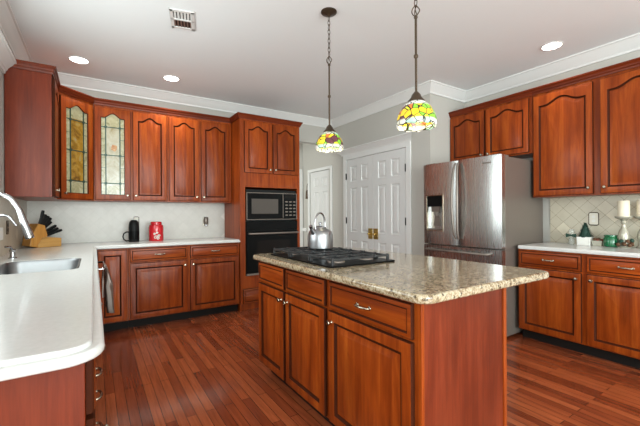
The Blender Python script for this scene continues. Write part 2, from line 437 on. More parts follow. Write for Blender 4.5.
def casing(name, X, y0, y1, top, wdt=.08, cornice=False):
    bm = bm_()
    bx(bm, X-.022, X, y0-wdt, y0, 0, top); bx(bm, X-.022, X, y1, y1+wdt, 0, top)
    bx(bm, X-.022, X, y0-wdt, y1+wdt, top, top+wdt)
    o = struct(name, bm, 'white', bev=.005)
    if cornice:
        pf = [(0, top+.07), (.03, top+.07), (.034, top+.085), (.05, top+.10), (.09, top+.135), (.11, top+.14), (.11, top+.155), (0, top+.155)]
        for k, b in enumerate(sweep_segments([(X+.001, y1+wdt), (X-.001, y1+wdt), (X-.001, y0-wdt), (X+.001, y0-wdt)], pf)):
            if k == 1: obj('cornice', b, 'white', o, smooth=25)
    return o
casing('trim_6', 3.42, 3.17, 4.44, 2.095, cornice=True)
casing('trim_7', 3.42, 4.90, 5.59, 2.01, .05)
bm = bx(bm_(), 3.30, 3.40, 5.83, 5.85, 0, 2.02); bx(bm, 2.4, 3.40, 5.83, 5.85, 2.02, 2.10); struct('trim_8', bm, 'white', bev=.004)
bm = bx(bm_(), 3.39, 3.42, 5.70, 5.83, .90, .96); struct('trim_9', bm, 'white', bev=.004)
bm = bx(bm_(), 3.405, 3.42, 2.79, 3.11, 0, .12); struct('baseboard_pantry', bm, 'white', bev=.004)
# tile backsplashes
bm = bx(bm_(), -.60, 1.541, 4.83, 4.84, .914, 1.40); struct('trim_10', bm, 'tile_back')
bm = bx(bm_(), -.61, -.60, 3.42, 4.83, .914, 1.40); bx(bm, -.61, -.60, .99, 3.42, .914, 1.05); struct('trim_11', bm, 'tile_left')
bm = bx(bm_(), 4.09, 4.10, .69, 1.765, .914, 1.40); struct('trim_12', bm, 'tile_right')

# ---------------------------------------------------------------- cabinet pieces
def outline(w, h, m, arch, n=22):
    pts = [(m, m), (w-m, m)]
    for i in range(n+1):
        u = 1-i/n; x = m+(w-2*m)*u; v = abs(2*u-1)
        p = .5*(1+math.cos(math.pi*min(v/.78, 1))) if arch else 0
        pts.append((x, h-m-arch+arch*p))
    return pts
def door_bm(w, h, arch=0, glass=False, t=.021, fr=.056):
    def lp(m, y, a): return [(x, y, z) for x, z in outline(w, h, m, a)]
    bm = bm_()
    L = [lp(0, 0, 0), lp(0, -t+.006, 0), lp(.003, -t+.001, 0), lp(.007, -t, 0)]
    if glass:
        L += [lp(fr, -t, arch), lp(fr+.006, -t+.008, arch), lp(fr+.008, 0, arch)]
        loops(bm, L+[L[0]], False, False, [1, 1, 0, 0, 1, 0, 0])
    else:
        L += [lp(fr-.004, -t, arch), lp(fr, -t+.003, arch), lp(fr+.006, -t+.010, arch), lp(fr+.012, -t+.010, arch), lp(fr+.040, -t+.002, arch), lp(fr+.043, -t+.001, arch)]
        loops(bm, L, True, True, [1, 1, 0, 0, 1, 1, 1, 0, 0])  # outer rings: shadow line at the door boundary painted dark
    return bm
def drawer_bm(w, h, t=.021):
    def lp(m, y): return [(m, y, m), (w-m, y, m), (w-m, y, h-m), (m, y, h-m)]
    bm = bm_()
    loops(bm, [lp(0, 0), lp(0, -t+.008), lp(.004, -t+.003), lp(.012, -t+.001), lp(.020, -t), lp(.024, -t+.005), lp(.028, -t+.005), lp(.040, -t+.001)], True, True, [1, 1, 0, 0, 1, 1, 0])  # outer rings darkened as painted shade between fronts, inner ones glazed grooves
    return bm
def knob_bm():
    return lathe(bm_(), [(.009, 0), (.006, .004), (.0055, .013), (.013, .018), (.0145, .023), (.012, .028), (.004, .030)], 16, Matrix.Rotation(R(90), 4, 'X'))
def pull_bm(L=.088):
    b = bm_(); h = L/2
    tube(b, [(-h, 0, 0), (-h, -.012, 0), (-h+.004, -.018, 0), (-h+.016, -.022, 0), (-.01, -.025, 0), (.01, -.025, 0), (h-.016, -.022, 0), (h-.004, -.018, 0), (h, -.012, 0), (h, 0, 0)], [.006, .005, .005, .0052, .0065, .0065, .0052, .005, .005, .006], 8)
    for sgn in (-1, 1): lathe(b, [(.010, 0), (.009, .003), (.006, .004)], 12, Matrix.Translation((sgn*h, 0, 0)) @ Matrix.Rotation(R(90), 4, 'X'))
    return b
def add_door(par, x, z, w, h, knob=None, arch=0, glass=None):
    d = obj('door', door_bm(w, h, arch, bool(glass)), ['wood', 'glaze_shadow'], par, (x, -.001, z), smooth=25)
    if knob: obj('knob', knob_bm(), 'nickel', d, (knob[0], -.021, knob[1]), smooth=45)
    if glass:
        fr = .058; A = arch
        o2 = [(xx, zz) for xx, zz in outline(w, h, fr, A)]
        g = obj('glass_pane', prism_y(bm_(), o2, -.010, -.006), 'paleglass', d)
        gw = w-2*fr; xl, xr = fr+.2*gw, w-fr-.2*gw; a, b = xl, xr; zb, zt = fr+.10, h-fr-.16
        if glass == 'amber':
            c = bm_(); bx(c, a, b, -.0115, -.010, zb+.02, zt+.02); obj('amber_panel', c, 'amberglass', d)
        else:
            c = bm_(); bx(c, a, b, -.0115, -.010, zb, zt+.02); obj('cream_panel', c, 'creamglass', d)
            c = bm_(); prism_y(c, [((a+b)/2+.012+r_*math.cos(k), h*.57+r_*1.2*math.sin(k)) for k, r_ in [(i*.7, .028+.007*(i % 2)) for i in range(9)]], -.0125, -.0115); obj('rose_motif', c, 'roseglass', d)
        c = bm_()
        for xx in (xl, xr): bx(c, xx-.0055, xx+.0055, -.0145, -.010, fr, h-fr-A*.62)
        for q in (.14, .485, .83):
            zz = fr+(h-2*fr)*q
            bx(c, fr, w-fr, -.014, -.010, zz-.005, zz+.005)
            for xx in (xl, xr): prism_y(c, [(xx-.019, zz), (xx, zz-.021), (xx+.019, zz), (xx, zz+.021)], -.0165, -.010)
        for q in (.33, .68): 
            zz = fr+(h-2*fr)*q; bx(c, fr, xl, -.0135, -.010, zz-.002, zz+.002); bx(c, xr, w-fr, -.0135, -.010, zz-.002, zz+.002)
        obj('leading', c, 'lead', d)
    return d
def add_drawer(par, x, z, w, h, pull=True):
    d = obj('drawer', drawer_bm(w, h), ['woodx', 'glaze_shadow'], par, (x, -.001, z), smooth=25)
    if pull: obj('pull', pull_bm(), 'nickel', d, (w/2, -.021, h/2), smooth=45)
    return d
def carcass(par, w, d, z0, z1, m='wood', toe=True):
    c = obj('carcass', bx(bm_(), 0, w, 0, d, z0, z1), m, par, bev=.002)
    if toe: obj('toe_kick', bx(bm_(), 0, w, .075, d, 0, z0), 'toe', par)
    return c

# ---------------------------------------------------------------- upper cabinets
UZ, UT = 1.385, 2.452         # bottom and top of the wall cabinets
cprof = [(-.002, UT-.012), (.010, UT-.012), (.012, UT), (.016, UT+.008), (.020, UT+.012), (.022, UT+.020), (.028, UT+.032), (.033, UT+.036), (.035, UT+.040), (.035, UT+.052), (-.002, UT+.052)]
upath = [(-.605, 3.755), (-.30, 3.755), (-.30, 4.23), (0.0, 4.51), (.747, 4.51), (1.538, 4.51), (1.538, 4.205), (2.406, 4.205), (2.406, 4.832)]
ucrown = sweep_segments(upath, cprof)
def join_bm(a, b):
    me = bpy.data.meshes.new('tmp'); b.to_mesh(me); b.free(); a.from_mesh(me); bpy.data.meshes.remove(me); return a
def crown_part(par, bms):
    b = bms[0]
    for q in bms[1:]: b = join_bm(b, q)
    o = obj('crown_molding', b, 'crownwood', par, smooth=25)
    mw = Matrix.Translation(par.location) @ par.rotation_euler.to_matrix().to_4x4()
    o.data.transform(mw.inverted()); return o
DH = UT-UZ-.05; DZ = .012
KZ = .052
# left wall single-door cabinet, plain side facing the camera
u = thing('wall_cabinet', 'cherry wall cabinet on the left wall showing its plain side panel', 'cabinet', (-.30, 3.755, UZ), R(90))
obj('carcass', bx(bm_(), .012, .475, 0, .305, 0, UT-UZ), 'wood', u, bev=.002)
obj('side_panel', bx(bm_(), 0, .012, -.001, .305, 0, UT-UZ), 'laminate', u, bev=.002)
add_door(u, .03, DZ, .42, DH, (.03, KZ), .05)
crown_part(u, ucrown[0:2])
# diagonal corner
u = thing('corner_wall_cabinet', 'diagonal corner wall cabinet with amber stained glass door', 'cabinet', (-.30, 4.232, UZ), math.atan2(.278, .30))
wD = math.hypot(.30, .278)
b = bm_(); pts = [(-.30, 4.232), (0, 4.51), (0, 4.828), (-.598, 4.828), (-.598, 4.232)]
mw = (Matrix.Translation(u.location) @ u.rotation_euler.to_matrix().to_4x4()).inverted()
prism(b, [tuple((mw @ Vector((x, y, UZ)))[:2]) for x, y in pts], 0, UT-UZ)
obj('carcass', b, 'wood', u, bev=.002)
add_door(u, .025, DZ, wD-.05, DH, (.035, KZ), .05, 'amber')
crown_part(u, ucrown[2:3])
# back wall pairs
u = thing('wall_cabinet', 'back wall cabinet pairing a pale stained glass door with a solid door', 'cabinet', (0.002, 4.51, UZ))
carcass(u, .744, .318, 0, UT-UZ, toe=False)
add_door(u, .008, DZ, .343, DH, (.343-.03, KZ), .05, 'pale')
add_door(u, .376, DZ, .357, DH, (.03, KZ), .05)
crown_part(u, ucrown[3:4])
u = thing('wall_cabinet', 'back wall cabinet with two solid arched doors beside the oven tower', 'cabinet', (.748, 4.51, UZ))
carcass(u, .788, .318, 0, UT-UZ, toe=False)
add_door(u, .014, DZ, .352, DH, (.352-.03, KZ), .05)
add_door(u, .392, DZ, .362, DH, (.03, KZ), .05)
crown_part(u, ucrown[4:5])
# tall oven tower
u = thing('oven_cabinet', 'tall cherry oven tower with two arched doors above the microwave', 'cabinet', (1.542, 4.205, 0))
w = .862
b = bm_(); dpt = .622
bx(b, 0, .018, .02, dpt, 0.0, UT); bx(b, w-.018, w, .02, dpt, 0.0, UT)
bx(b, 0, .068, 0, .02, .09, UT); bx(b, w-.045, w, 0, .02, .09, UT)
bx(b, .068, w-.045, 0, .02, 1.578, UT); bx(b, .068, w-.045, 0, .02, .09, .443); bx(b, .018, w-.018, .021, dpt, 1.578, UT-.001); bx(b, .018, w-.018, .021, dpt, .08, .443); bx(b, .018, w-.018, dpt-.012, dpt, .443, 1.578)
bx(b, .018, w-.018, .07, .085, 0, .08)
obj('carcass', b, 'wood', u)
add_door(u, .055, 1.762, .375, .655, (.375-.028, .05), .05)
add_door(u, .452, 1.762, .375, .655, (.028, .05), .05)
add_drawer(u, .03, .098, w-.06, .185, False)
crown_part(u, ucrown[5:8])
# right wall uppers
rp = [(4.10, 2.80), (3.805, 2.80), (3.805, 1.80), (3.805, .69)]
rcrown = sweep_segments(rp, cprof)
u = thing('wall_cabinet', 'short two-door wall cabinet above the refrigerator', 'cabinet', (3.805, 2.795, 1.845), RZ)
carcass(u, .992, .293, 0, UT-1.845, toe=False)
add_door(u, .018, .015, .455, UT-1.845-.05, (.455-.03, .045), .05)
add_door(u, .494, .015, .468, UT-1.845-.05, (.03, .045), .05)
crown_part(u, rcrown[0:2])
u = thing('wall_cabinet', 'tall two-door wall cabinet above the candle and green jar', 'cabinet', (3.805, 1.80, UZ), RZ)
carcass(u, 1.105, .293, 0, UT-UZ, toe=False)
add_door(u, .014, DZ, .506, DH, (.506-.032, .055), .055)
add_door(u, .575, DZ, .506, DH, (.032, .055), .055)
crown_part(u, rcrown[2:3])

# ---------------------------------------------------------------- base cabinets
BT = .876; DRZ, DRH, DOZ, DOH = .720, .143, .112, .594
u = thing('corner_base_cabinet', 'narrow corner base cabinet with one full-height door beside the towel', 'cabinet', (-.018, 4.228, 0))
carcass(u, .325, .60, .1, BT); add_door(u, .048, DOZ, .262, BT-.13, None, 0)
u = thing('base_cabinet', 'back wall base cabinet under coffee jug and red canister', 'cabinet', (.309, 4.228, 0))
carcass(u, 1.229, .60, .1, BT)
for x, w, kx in ((.012, .588, .588-.03), (.632, .585, .03)):
    add_drawer(u, x, DRZ, w, DRH); add_door(u, x, DOZ, w, DOH, (kx, DOH-.055), 0)
u = thing('base_cabinet', 'right wall base cabinet under the candle and green jar', 'cabinet', (3.489, 1.79, 0), RZ)
carcass(u, 1.10, .60, .1, BT)
for x, w, kx in ((.015, .514, .514-.035), (.567, .52, .035)):
    add_drawer(u, x, DRZ, w, DRH); add_door(u, x, DOZ, w, DOH, (kx, DOH-.05), 0)
# left run, fronts facing +X (local x runs to +Y)
LX = -.02
u = thing('base_cabinet', 'nearest sink counter cabinet with a plain end panel facing the camera', 'cabinet', (LX, 1.03, 0), R(90))
obj('carcass', bx(bm_(), .014, .62, 0, .585, .1, BT), 'wood', u); obj('toe_kick', bx(bm_(), .014, .62, .075, .585, 0, .1), 'toe', u)
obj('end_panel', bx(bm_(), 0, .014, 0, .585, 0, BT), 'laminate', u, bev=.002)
add_drawer(u, .03, DRZ, .57, DRH); add_door(u, .03, DOZ, .57, DOH, (.04, DOH-.06), 0)
u = thing('drawer_cabinet', 'five-drawer base cabinet under the sink counter', 'cabinet', (LX, 1.651, 0), R(90))
carcass(u, .63, .585, .1, BT)
for z, h in ((.735, .128), (.545, .178), (.425, .108), (.325, .088), (.115, .198)): add_drawer(u, .02, z, .59, h)
u = thing('sink_cabinet', 'double-door base cabinet below the sink', 'cabinet', (LX, 2.283, 0), R(90))
carcass(u, .91, .045, .1, BT)
add_door(u, .02, DOZ, .425, .745, (.395, .68), 0); add_door(u, .465, DOZ, .425, .745, (.03, .68), 0)
u = thing('dishwasher', 'black dishwasher carrying the striped towel beside the corner', 'dishwasher', (LX, 3.195, 0), R(90))
obj('body', bx(bm_(), 0, .60, 0, .58, .0, BT-.004), 'blackmat', u)
obj('door', bx(bm_(), .005, .595, -.02, 0, .11, BT-.01), 'black', u, bev=.004)
b = tube(bm_(), [(.05, -.02, .80), (.05, -.083, .80), (.06, -.092, .80), (.54, -.092, .80), (.55, -.083, .80), (.55, -.02, .80)], .009, 10)
obj('handle', b, 'chrome', u, smooth=45)
u = thing('filler_cabinet', 'blank cherry filler panel in the base cabinet corner', 'cabinet', (LX, 3.797, 0), R(90))
carcass(u, .428, .585, .1, BT)

# ---------------------------------------------------------------- white L countertop and sink
def inset_poly(e):
    return rounded([(-.607, .965+e, 0), (.022-e, .965+e, .085-e), (.022-e, 4.19+e, .02+e), (1.528, 4.19+e, 0), (1.528, 4.828, 0), (-.607, 4.828, 0)])
sx0, sx1, sy0, sy1 = -.50, -.078, 2.46, 3.13
def sink_loop(e): return rounded([(sx0-e, sy0-e, .07), (sx0-e, sy1+e, .07), (sx1+e, sy1+e, .07), (sx1+e, sy0-e, .07)])
ct = mesh_obj('countertop', slab_mesh('countertop', [inset_poly(.011), sink_loop(.011)], .8775, .903, .011), 'solid')
tag(ct, 'white L-shaped countertop with a rounded near corner and sink cutout', 'countertop')
mesh_obj('raised_surface', slab_mesh('raised_surface', [inset_poly(.032), sink_loop(.006)], .897, .914, .006), 'solid', ct)
s = thing('sink', 'stainless steel undermount sink set in the white counter', 'sink', (0, 0, 0))
def rl(e, z): return [(x, y, z) for x, y in sink_loop(e)]
b = bm_(); loops(b, [rl(-.002, .9105), rl(-.009, .909), rl(-.014, .895), rl(-.018, .76), rl(-.03, .735), rl(-.07, .728)], False, True)
o = obj('basin', b, 'sink_steel', s, smooth=40); m_ = o.modifiers.new('shell', 'SOLIDIFY'); m_.thickness = .002; m_.offset = 1
obj('drain', lathe(bm_(), [(.045, .729), (.045, .732), (.035, .733), (.03, .73)], 20, Matrix.Translation((-.30, 2.76, 0))), 'chrome', s, smooth=40)
# faucet
f = thing('faucet', 'chrome gooseneck kitchen faucet with pull-down spray head', 'faucet', (-.545, 2.80, .914))
obj('base', lathe(bm_(), [(.030, 0), (.030, .006), (.024, .012), (.022, .05), (.016, .06)], 24), 'chrome', f, smooth=40)
pts = [(0, 0, .05), (0, 0, .33)] + [(.075-.075*math.cos(R(a)), 0, .335+.105*math.sin(R(a))) for a in range(15, 151, 15)] + [(.163, 0, .345)]
obj('spout', tube(bm_(), pts, .0135, 14), 'chrome', f, smooth=45)
d = Vector((.045, 0, -.16)).normalized(); q = d.to_track_quat('Z', 'Y').to_matrix().to_4x4()
b = lathe(bm_(), [(.0145, 0), (.016, .03), (.019, .08), (.023, .15), (.024, .185), (.018, .19)], 20, Matrix.Translation((.160, 0, .352)) @ q)
obj('spray_head', b, 'chrome', f, smooth=40)
b = bm_(); bx(b, -.006, .006, -.006, .006, 0, .05); obj('spray_button', b, 'blackmat', f, (.208, 0, .215), (0, R(-16), 0), bev=.002)
b = tube(bm_(), [(0, -.02, .04), (0, -.05, .05), (.01, -.11, .075)], [.008, .007, .006], 10); obj('lever', b, 'chrome', f, smooth=45)
f = thing('filter_faucet', 'small slim chrome water filter tap behind the main faucet', 'faucet', (-.553, 3.10, .914))
obj('base', lathe(bm_(), [(.022, 0), (.022, .006), (.012, .014), (.010, .05)], 20), 'chrome', f, smooth=40)
pts = [(0, 0, .04), (0, 0, .27)] + [(.045-.045*math.cos(R(a)), 0, .275+.04*math.sin(R(a))) for a in range(20, 141, 20)] + [(.112, 0, .245)]
obj('spout', tube(bm_(), pts, .0085, 12), 'chrome', f, smooth=45)
f = thing('soap_dispenser', 'short chrome soap pump at the far end of the sink', 'soap dispenser', (-.50, 3.36, .914))
obj('base', lathe(bm_(), [(.026, 0), (.026, .005), (.017, .012), (.016, .045), (.02, .05), (.02, .065), (.008, .07)], 20), 'chrome', f, smooth=40)
obj('nozzle', tube(bm_(), [(0, 0, .06), (-.01, -.02, .085), (-.03, -.06, .09)], .008, 10), 'chrome', f, smooth=45)

# towel over the dishwasher handle
def towel():
    nx, prof = 26, []
    path = [(.008, -.25), (.010, -.12), (.011, -.02), (.008, .006), (0, .011), (-.008, .006), (-.012, -.03), (-.013, -.16), (-.015, -.28), (-.018, -.385)]
    bm = bm_(); V = []
    for i in range(nx+1):
        u = i/nx; row = []
        for k, (o, z) in enumerate(path):
            amp = min(1, max(0, -z/.12)); fold = (.026*amp*math.sin(u*math.pi*5+z*4)-.022*amp)*(1 if o < 0 else -.25)
            yy = (.16+.10*amp*(1 if o < 0 else .7))*(u-.5)
            row.append(bm.verts.new((yy, o+fold, z)))
        V.append(row)
    for i in range(nx):
        for k in range(len(path)-1): bm.faces.new((V[i][k], V[i+1][k], V[i+1][k+1], V[i][k+1]))
    return bm
m = mat('striped_towel', (.6, .5, .46), .9); t = NT(m)
wv = t.n('ShaderNodeTexWave', bands_direction='X'); wv.inputs['Scale'].default_value = 7; wv.inputs['Distortion'].default_value = 2
t.l(t.coord(), wv.inputs['Vector']); t.base(t.ramp(wv.outputs['Fac'], [(.3, (.13, .08, .06)), (.45, (.40, .31, .26)), (.7, (.52, .45, .40))])); M['towel'] = m
o = obj('towel', towel(), 'towel', None, (LX+.094, 3.47, .80), (0, 0, R(90)), smooth=60)
sm = o.modifiers.new('solid', 'SOLIDIFY'); sm.thickness = .004; sm.offset = 1
tag(o, 'striped beige dish towel hanging from the dishwasher handle', 'towel')

# ---------------------------------------------------------------- right counter
rc = mesh_obj('countertop', slab_mesh('countertop', [rounded([(3.456+.011, .69, 0), (4.087, .69, 0), (4.087, 1.776, 0), (3.456+.011, 1.776, .01)])], .8775, .914, .011), 'solid')
tag(rc, 'white straight countertop on the right wall beside the refrigerator', 'countertop')

# ---------------------------------------------------------------- island
u = thing('kitchen_island', 'cherry kitchen island with three doors and a plain end panel', 'island', (1.076, 2.50, 0), RZ)
IL, ID = 1.572, .60
obj('carcass', bx(bm_(), 0, IL-.014, 0, ID, .1, BT), 'wood', u)
obj('toe_kick', bx(bm_(), .03, IL-.03, .075, ID-.02, 0, .1), 'toe', u)
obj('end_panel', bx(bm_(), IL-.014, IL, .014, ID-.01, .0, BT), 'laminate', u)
b = bx(bm_(), IL-.016, IL+.004, -.001, .016, .0, BT); obj('corner_stile', b, 'wood', u, bev=.003)
b = bx(bm_(), IL-.016, IL+.008, ID-.018, ID+.006, 0, BT); obj('corner_stile', b, 'wood', u, bev=.003)
for x, w, kx, pl in ((.012, .416, .416-.03, False), (.455, .462, .03, False), (.958, .582, .03, True)):
    add_drawer(u, x, DRZ, w, DRH, pl); add_door(u, x, DOZ, w, DOH, (kx, DOH-.055), 0)
e = .013
o = mesh_obj('island_worktop', slab_mesh('island_worktop', [rounded([(1.026+e, .868+e, .05), (2.045-e, .868+e, .05), (2.045-e, 2.57-e, .05), (1.026+e, 2.57-e, .05)])], .8775, .915, e), 'granite')
tag(o, 'speckled beige granite worktop on the kitchen island', 'countertop')

# cooktop
c = thing('gas_cooktop', 'black gas cooktop with cast iron grates set on the granite', 'cooktop', (1.125, 1.615, .9155))
CW, CL = .515, .82
b = bm_(); prism(b, rounded([(0, 0, .02), (CW, 0, .02), (CW, CL, .02), (0, CL, .02)]), 0, .010); obj('tray', b, 'black', c, bev=.003)
bp = [(.145, .15, .045), (.385, .15, .036), (.265, .41, .055), (.145, .67, .036), (.385, .67, .045)]
for x, y, r in bp:
    bb = obj('burner', lathe(bm_(), [(r+.012, .010), (r+.010, .017), (r, .022)], 24, Matrix.Translation((x, y, 0))), 'fridge_side', c, smooth=40)
    obj('burner_cap', lathe(bm_(), [(r, .022), (r*1.02, .027), (r*.9, .031), (r*.3, .032)], 24, Matrix.Translation((x, y, 0))), 'iron', bb, smooth=40)
def grate(y0, y1):
    b = bm_(); x0, x1 = .03, CW-.05; z0, z1, t = .036, .048, .006
    for x in (x0, x1): bx(b, x-t, x+t, y0, y1, z0, z1)
    for y in (y0+t, y1-t): bx(b, x0, x1, y-t, y+t, z0, z1)
    ym = (y0+y1)/2; xm = (x0+x1)/2
    bx(b, x0, x1, ym-t, ym+t, z0, z1); bx(b, xm-t, xm+t, y0, y1, z0, z1)
    for x in ((x0+xm)/2, (xm+x1)/2): bx(b, x-t*.8, x+t*.8, y0, y1, z0, z1)
    for x in (x0, x1):
        for y in (y0+t, y1-t): bx(b, x-t*1.3, x+t*1.3, y-t*1.3, y+t*1.3, .010, z1+.003)
    for x in (x0, (x0+xm)/2, (xm+x1)/2, x1):
        for y in (y0+t, ym, y1-t): bx(b, x-t, x+t, y-t*1.5, y+t*1.5, z0, z1+.005)
    return b
for y0, y1 in ((.02, .272), (.284, .536), (.548, .80)): obj('grate', grate(y0, y1), 'iron', c, bev=.002)
for i in range(5):
    obj('control_knob', lathe(bm_(), [(.016, .010), (.016, .016), (.013, .030), (.004, .031)], 16, Matrix.Translation((CW-.022, .17+.12*i, 0))), 'blackmat', c, smooth=40)

# kettle on the rear burner
k = thing('kettle', 'stainless steel kettle with arched handle on the cooktop', 'kettle', (1.422, 2.18, .9692), R(200))
obj('body', lathe(bm_(), [(.088, 0), (.094, .006), (.095, .05), (.093, .10), (.086, .125), (.066, .142), (.045, .150), (.042, .153)], 40), 'kettle_steel', k, smooth=40)
l = obj('lid', lathe(bm_(), [(.043, .153), (.040, .160), (.022, .168), (.006, .170)], 32), 'kettle_steel', k, smooth=40)
obj('lid_knob', lathe(bm_(), [(.005, .170), (.005, .178), (.013, .184), (.013, .192), (.005, .197)], 16), 'kettle_steel', l, smooth=40)
obj('handle', tube(bm_(), [(-.058, 0, .140), (-.062, 0, .175)] + [(.058*math.cos(R(a)), 0, .20+.065*math.sin(R(a))) for a in range(170, 9, -16)] + [(.062, 0, .175), (.058, 0, .140)], .0065, 12), 'chrome', k, smooth=45)
obj('spout', tube(bm_(), [(.070, 0, .112), (.092, 0, .135), (.108, 0, .160)], [.024, .017, .013], 14), 'kettle_steel', k, smooth=45)
obj('whistle', tube(bm_(), [(.105, 0, .155), (.116, 0, .172)], [.015, .014], 14), 'chrome', k, smooth=45)

# ---------------------------------------------------------------- wall oven and microwave
m_ = thing('microwave', 'black built-in microwave with silver trim above the oven', 'microwave', (1.622, 4.207, 1.161))
mw_, mh = .72, .343
obj('body', bx(bm_(), 0, mw_, 0, .45, -.02, mh+.045), 'blackmat', m_)
d = obj('door', bx(bm_(), .004, .512, -.022, 0, .004, mh), 'black', m_, bev=.003)
obj('window', bx(bm_(), .066, .44, -.024, -.022, .075, mh-.075), 'mwglass', d)
p = obj('control_panel', bx(bm_(), .516, mw_-.004, -.022, 0, .004, mh), 'black', m_, bev=.003)
for r_ in range(5):
    for q in range(3):
        b = bm_(); prism_y(b, [(.566+q*.06+.022*math.cos(a*.7854), .055+r_*.045+.009*math.sin(a*.7854)) for a in range(8)], -.0245, -.022); obj('button', b, 'fridge_side', p)
obj('display', bx(bm_(), .545, .70, -.0235, -.022, .285, .32), 'darkglass', p)
b = bm_(); fr_ = .005
bx(b, -.002, mw_+.002, -.027, -.018, mh-.002, mh+.005); bx(b, -.002, mw_+.002, -.027, -.018, -.002, .004); bx(b, -.003, .004, -.027, -.018, 0, mh); bx(b, mw_-.004, mw_+.003, -.027, -.018, 0, mh); bx(b, .510, .516, -.026, -.018, .02, mh)
obj('trim_frame', b, 'fridge_side', m_)
o_ = thing('wall_oven', 'black wall oven with bar handle built in under the microwave', 'oven', (1.616, 4.207, .447))
obj('body', bx(bm_(), 0, .742, 0, .5, 0, .69), 'blackmat', o_)
d = obj('door', bx(bm_(), .004, .738, -.03, 0, .03, .57), 'black', o_, bev=.004)
obj('window', bx(bm_(), .14, .61, -.0315, -.03, .14, .44), 'darkglass', d)
b = bm_(); tube(b, [(.03, -.03, .535), (.03, -.07, .535), (.05, -.078, .535), (.70, -.078, .535), (.72, -.07, .535), (.72, -.03, .535)], .012, 12)
obj('handle', b, 'fridge_side', d, smooth=45)
obj('control_panel', bx(bm_(), .004, .738, -.024, 0, .58, .688), 'black', o_, bev=.003)
obj('vent_strip', bx(bm_(), .004, .738, -.026, 0, .0, .025), 'fridge_side', o_, bev=.003)

# ---------------------------------------------------------------- refrigerator
r = thing('refrigerator', 'stainless french door refrigerator with water dispenser', 'refrigerator', (3.24, 2.752, 0), RZ)
FW = .93; DT = .075
obj('body', bx(bm_(), .004, FW-.004, DT+.008, .83, .03, 1.775), 'fridge_side', r, bev=.004)
obj('foot_grille', bx(bm_(), .02, FW-.02, DT+.02, .12, 0, .09), 'blackmat', r)
def conv_panel(x0, x1, z0, z1, holes=None):
    """door with gently convex front; optional rectangular recess"""
    bm = bm_(); N = 24
    def fy(x): 
        u = (x-x0)/(x1-x0)*2-1; return .014*u*u*u*u*.9+.004*u*u
    xs = [x0+(x1-x0)*i/N for i in range(N+1)]; zs = [z0, z1]
    if holes:
        hx0, hx1, hz0, hz1 = holes; xs = sorted([x for x in xs if abs(x-hx0) > .008 and abs(x-hx1) > .008]+[hx0, hx1]); zs = [z0, hz0, hz1, z1]
    for i in range(len(xs)-1):
        for k in range(len(zs)-1):
            a, b_ = xs[i], xs[i+1]
            if holes and a >= hx0-1e-6 and b_ <= hx1+1e-6 and k == 1: continue
            bm.faces.new([bm.verts.new(p) for p in ((a, fy(a), zs[k]), (b_, fy(b_), zs[k]), (b_, fy(b_), zs[k+1]), (a, fy(a), zs[k+1]))])
        for zz in (z0, z1):
            a, b_ = xs[i], xs[i+1]
            bm.faces.new([bm.verts.new(p) for p in ((a, fy(a), zz), (b_, fy(b_), zz), (b_, DT, zz), (a, DT, zz))])
    for xx in (x0, x1):
        bm.faces.new([bm.verts.new(p) for p in ((xx, fy(xx), z0), (xx, fy(xx), z1), (xx, DT, z1), (xx, DT, z0))])
    bm.faces.new([bm.verts.new(p) for p in ((x0, DT, z0), (x1, DT, z0), (x1, DT, z1), (x0, DT, z1))])
    if holes:
        L = [[(hx0, fy(hx0), hz0), (hx1, fy(hx1), hz0), (hx1, fy(hx1), hz1), (hx0, fy(hx0), hz1)], [(hx0, .055, hz0), (hx1, .055, hz0), (hx1, .055, hz1), (hx0, .055, hz1)]]
        loops(bm, L, False, True)
    bmesh.ops.remove_doubles(bm, verts=bm.verts, dist=1e-5)
    return bm
hole = (.055, .272, 1.035, 1.43)
dl = obj('left_door', conv_panel(0, .458, .883, 1.79, hole), 'steel', r, smooth=30)
dr = obj('right_door', conv_panel(.466, FW, .883, 1.79), 'steel', r, smooth=30)
dd = obj('freezer_drawer', conv_panel(0, FW, .10, .868), 'steel', r, smooth=30)
b = bm_(); hx0, hx1, hz0, hz1 = hole
for a in ((hx0-.010, hx0+.004, hz0-.01, hz1+.01), (hx1-.004, hx1+.010, hz0-.01, hz1+.01), (hx0, hx1, hz0-.010, hz0+.004), (hx0, hx1, hz1-.004, hz1+.010)): bx(b, a[0], a[1], -.004, .02, a[2], a[3])
dp = obj('dispenser', b, 'nickel', dl, bev=.002)
obj('dispenser_display', bx(bm_(), hx0+.004, hx1-.004, .002, .02, hz1-.125, hz1-.004), 'black', dl)
b = bm_(); bx(b, hx0+.055, hx1-.055, .012, .05, hz1-.185, hz1-.125); lathe(b, [(.03, 0), (.022, -.05)], 16, Matrix.Translation(((hx0+hx1)/2, .035, hz1-.185)))
obj('dispenser_nozzle', b, 'fridge_side', dl, smooth=30)
b = bm_(); prism_y(b, [((hx0+hx1)/2-.022, hz1-.20), ((hx0+hx1)/2+.022, hz1-.20), ((hx0+hx1)/2+.05, hz0+.05), ((hx0+hx1)/2-.05, hz0+.05)], .040, .052)
obj('dispenser_paddle', b, 'fridge_side', dl)
obj('drip_tray', bx(bm_(), hx0+.004, hx1-.004, .004, .053, hz0+.004, hz0+.02), 'fridge_side', dl)
def bar(x, z0, z1, bow):
    P = []
    for i in range(17):
        u = i/16; P.append((x+bow*math.sin(math.pi*u), -.012-.045*math.sin(math.pi*min(1, max(0, u*1.0)))**.45, z0+(z1-z0)*u))
    return tube(bm_(), P, [.010]+[.0125]*15+[.010], 12)
obj('handle', bar(.446, .955, 1.76, -.017), 'fridge_side', dl, smooth=45)
obj('handle', bar(.478, .955, 1.76, .017), 'fridge_side', dr, smooth=45)
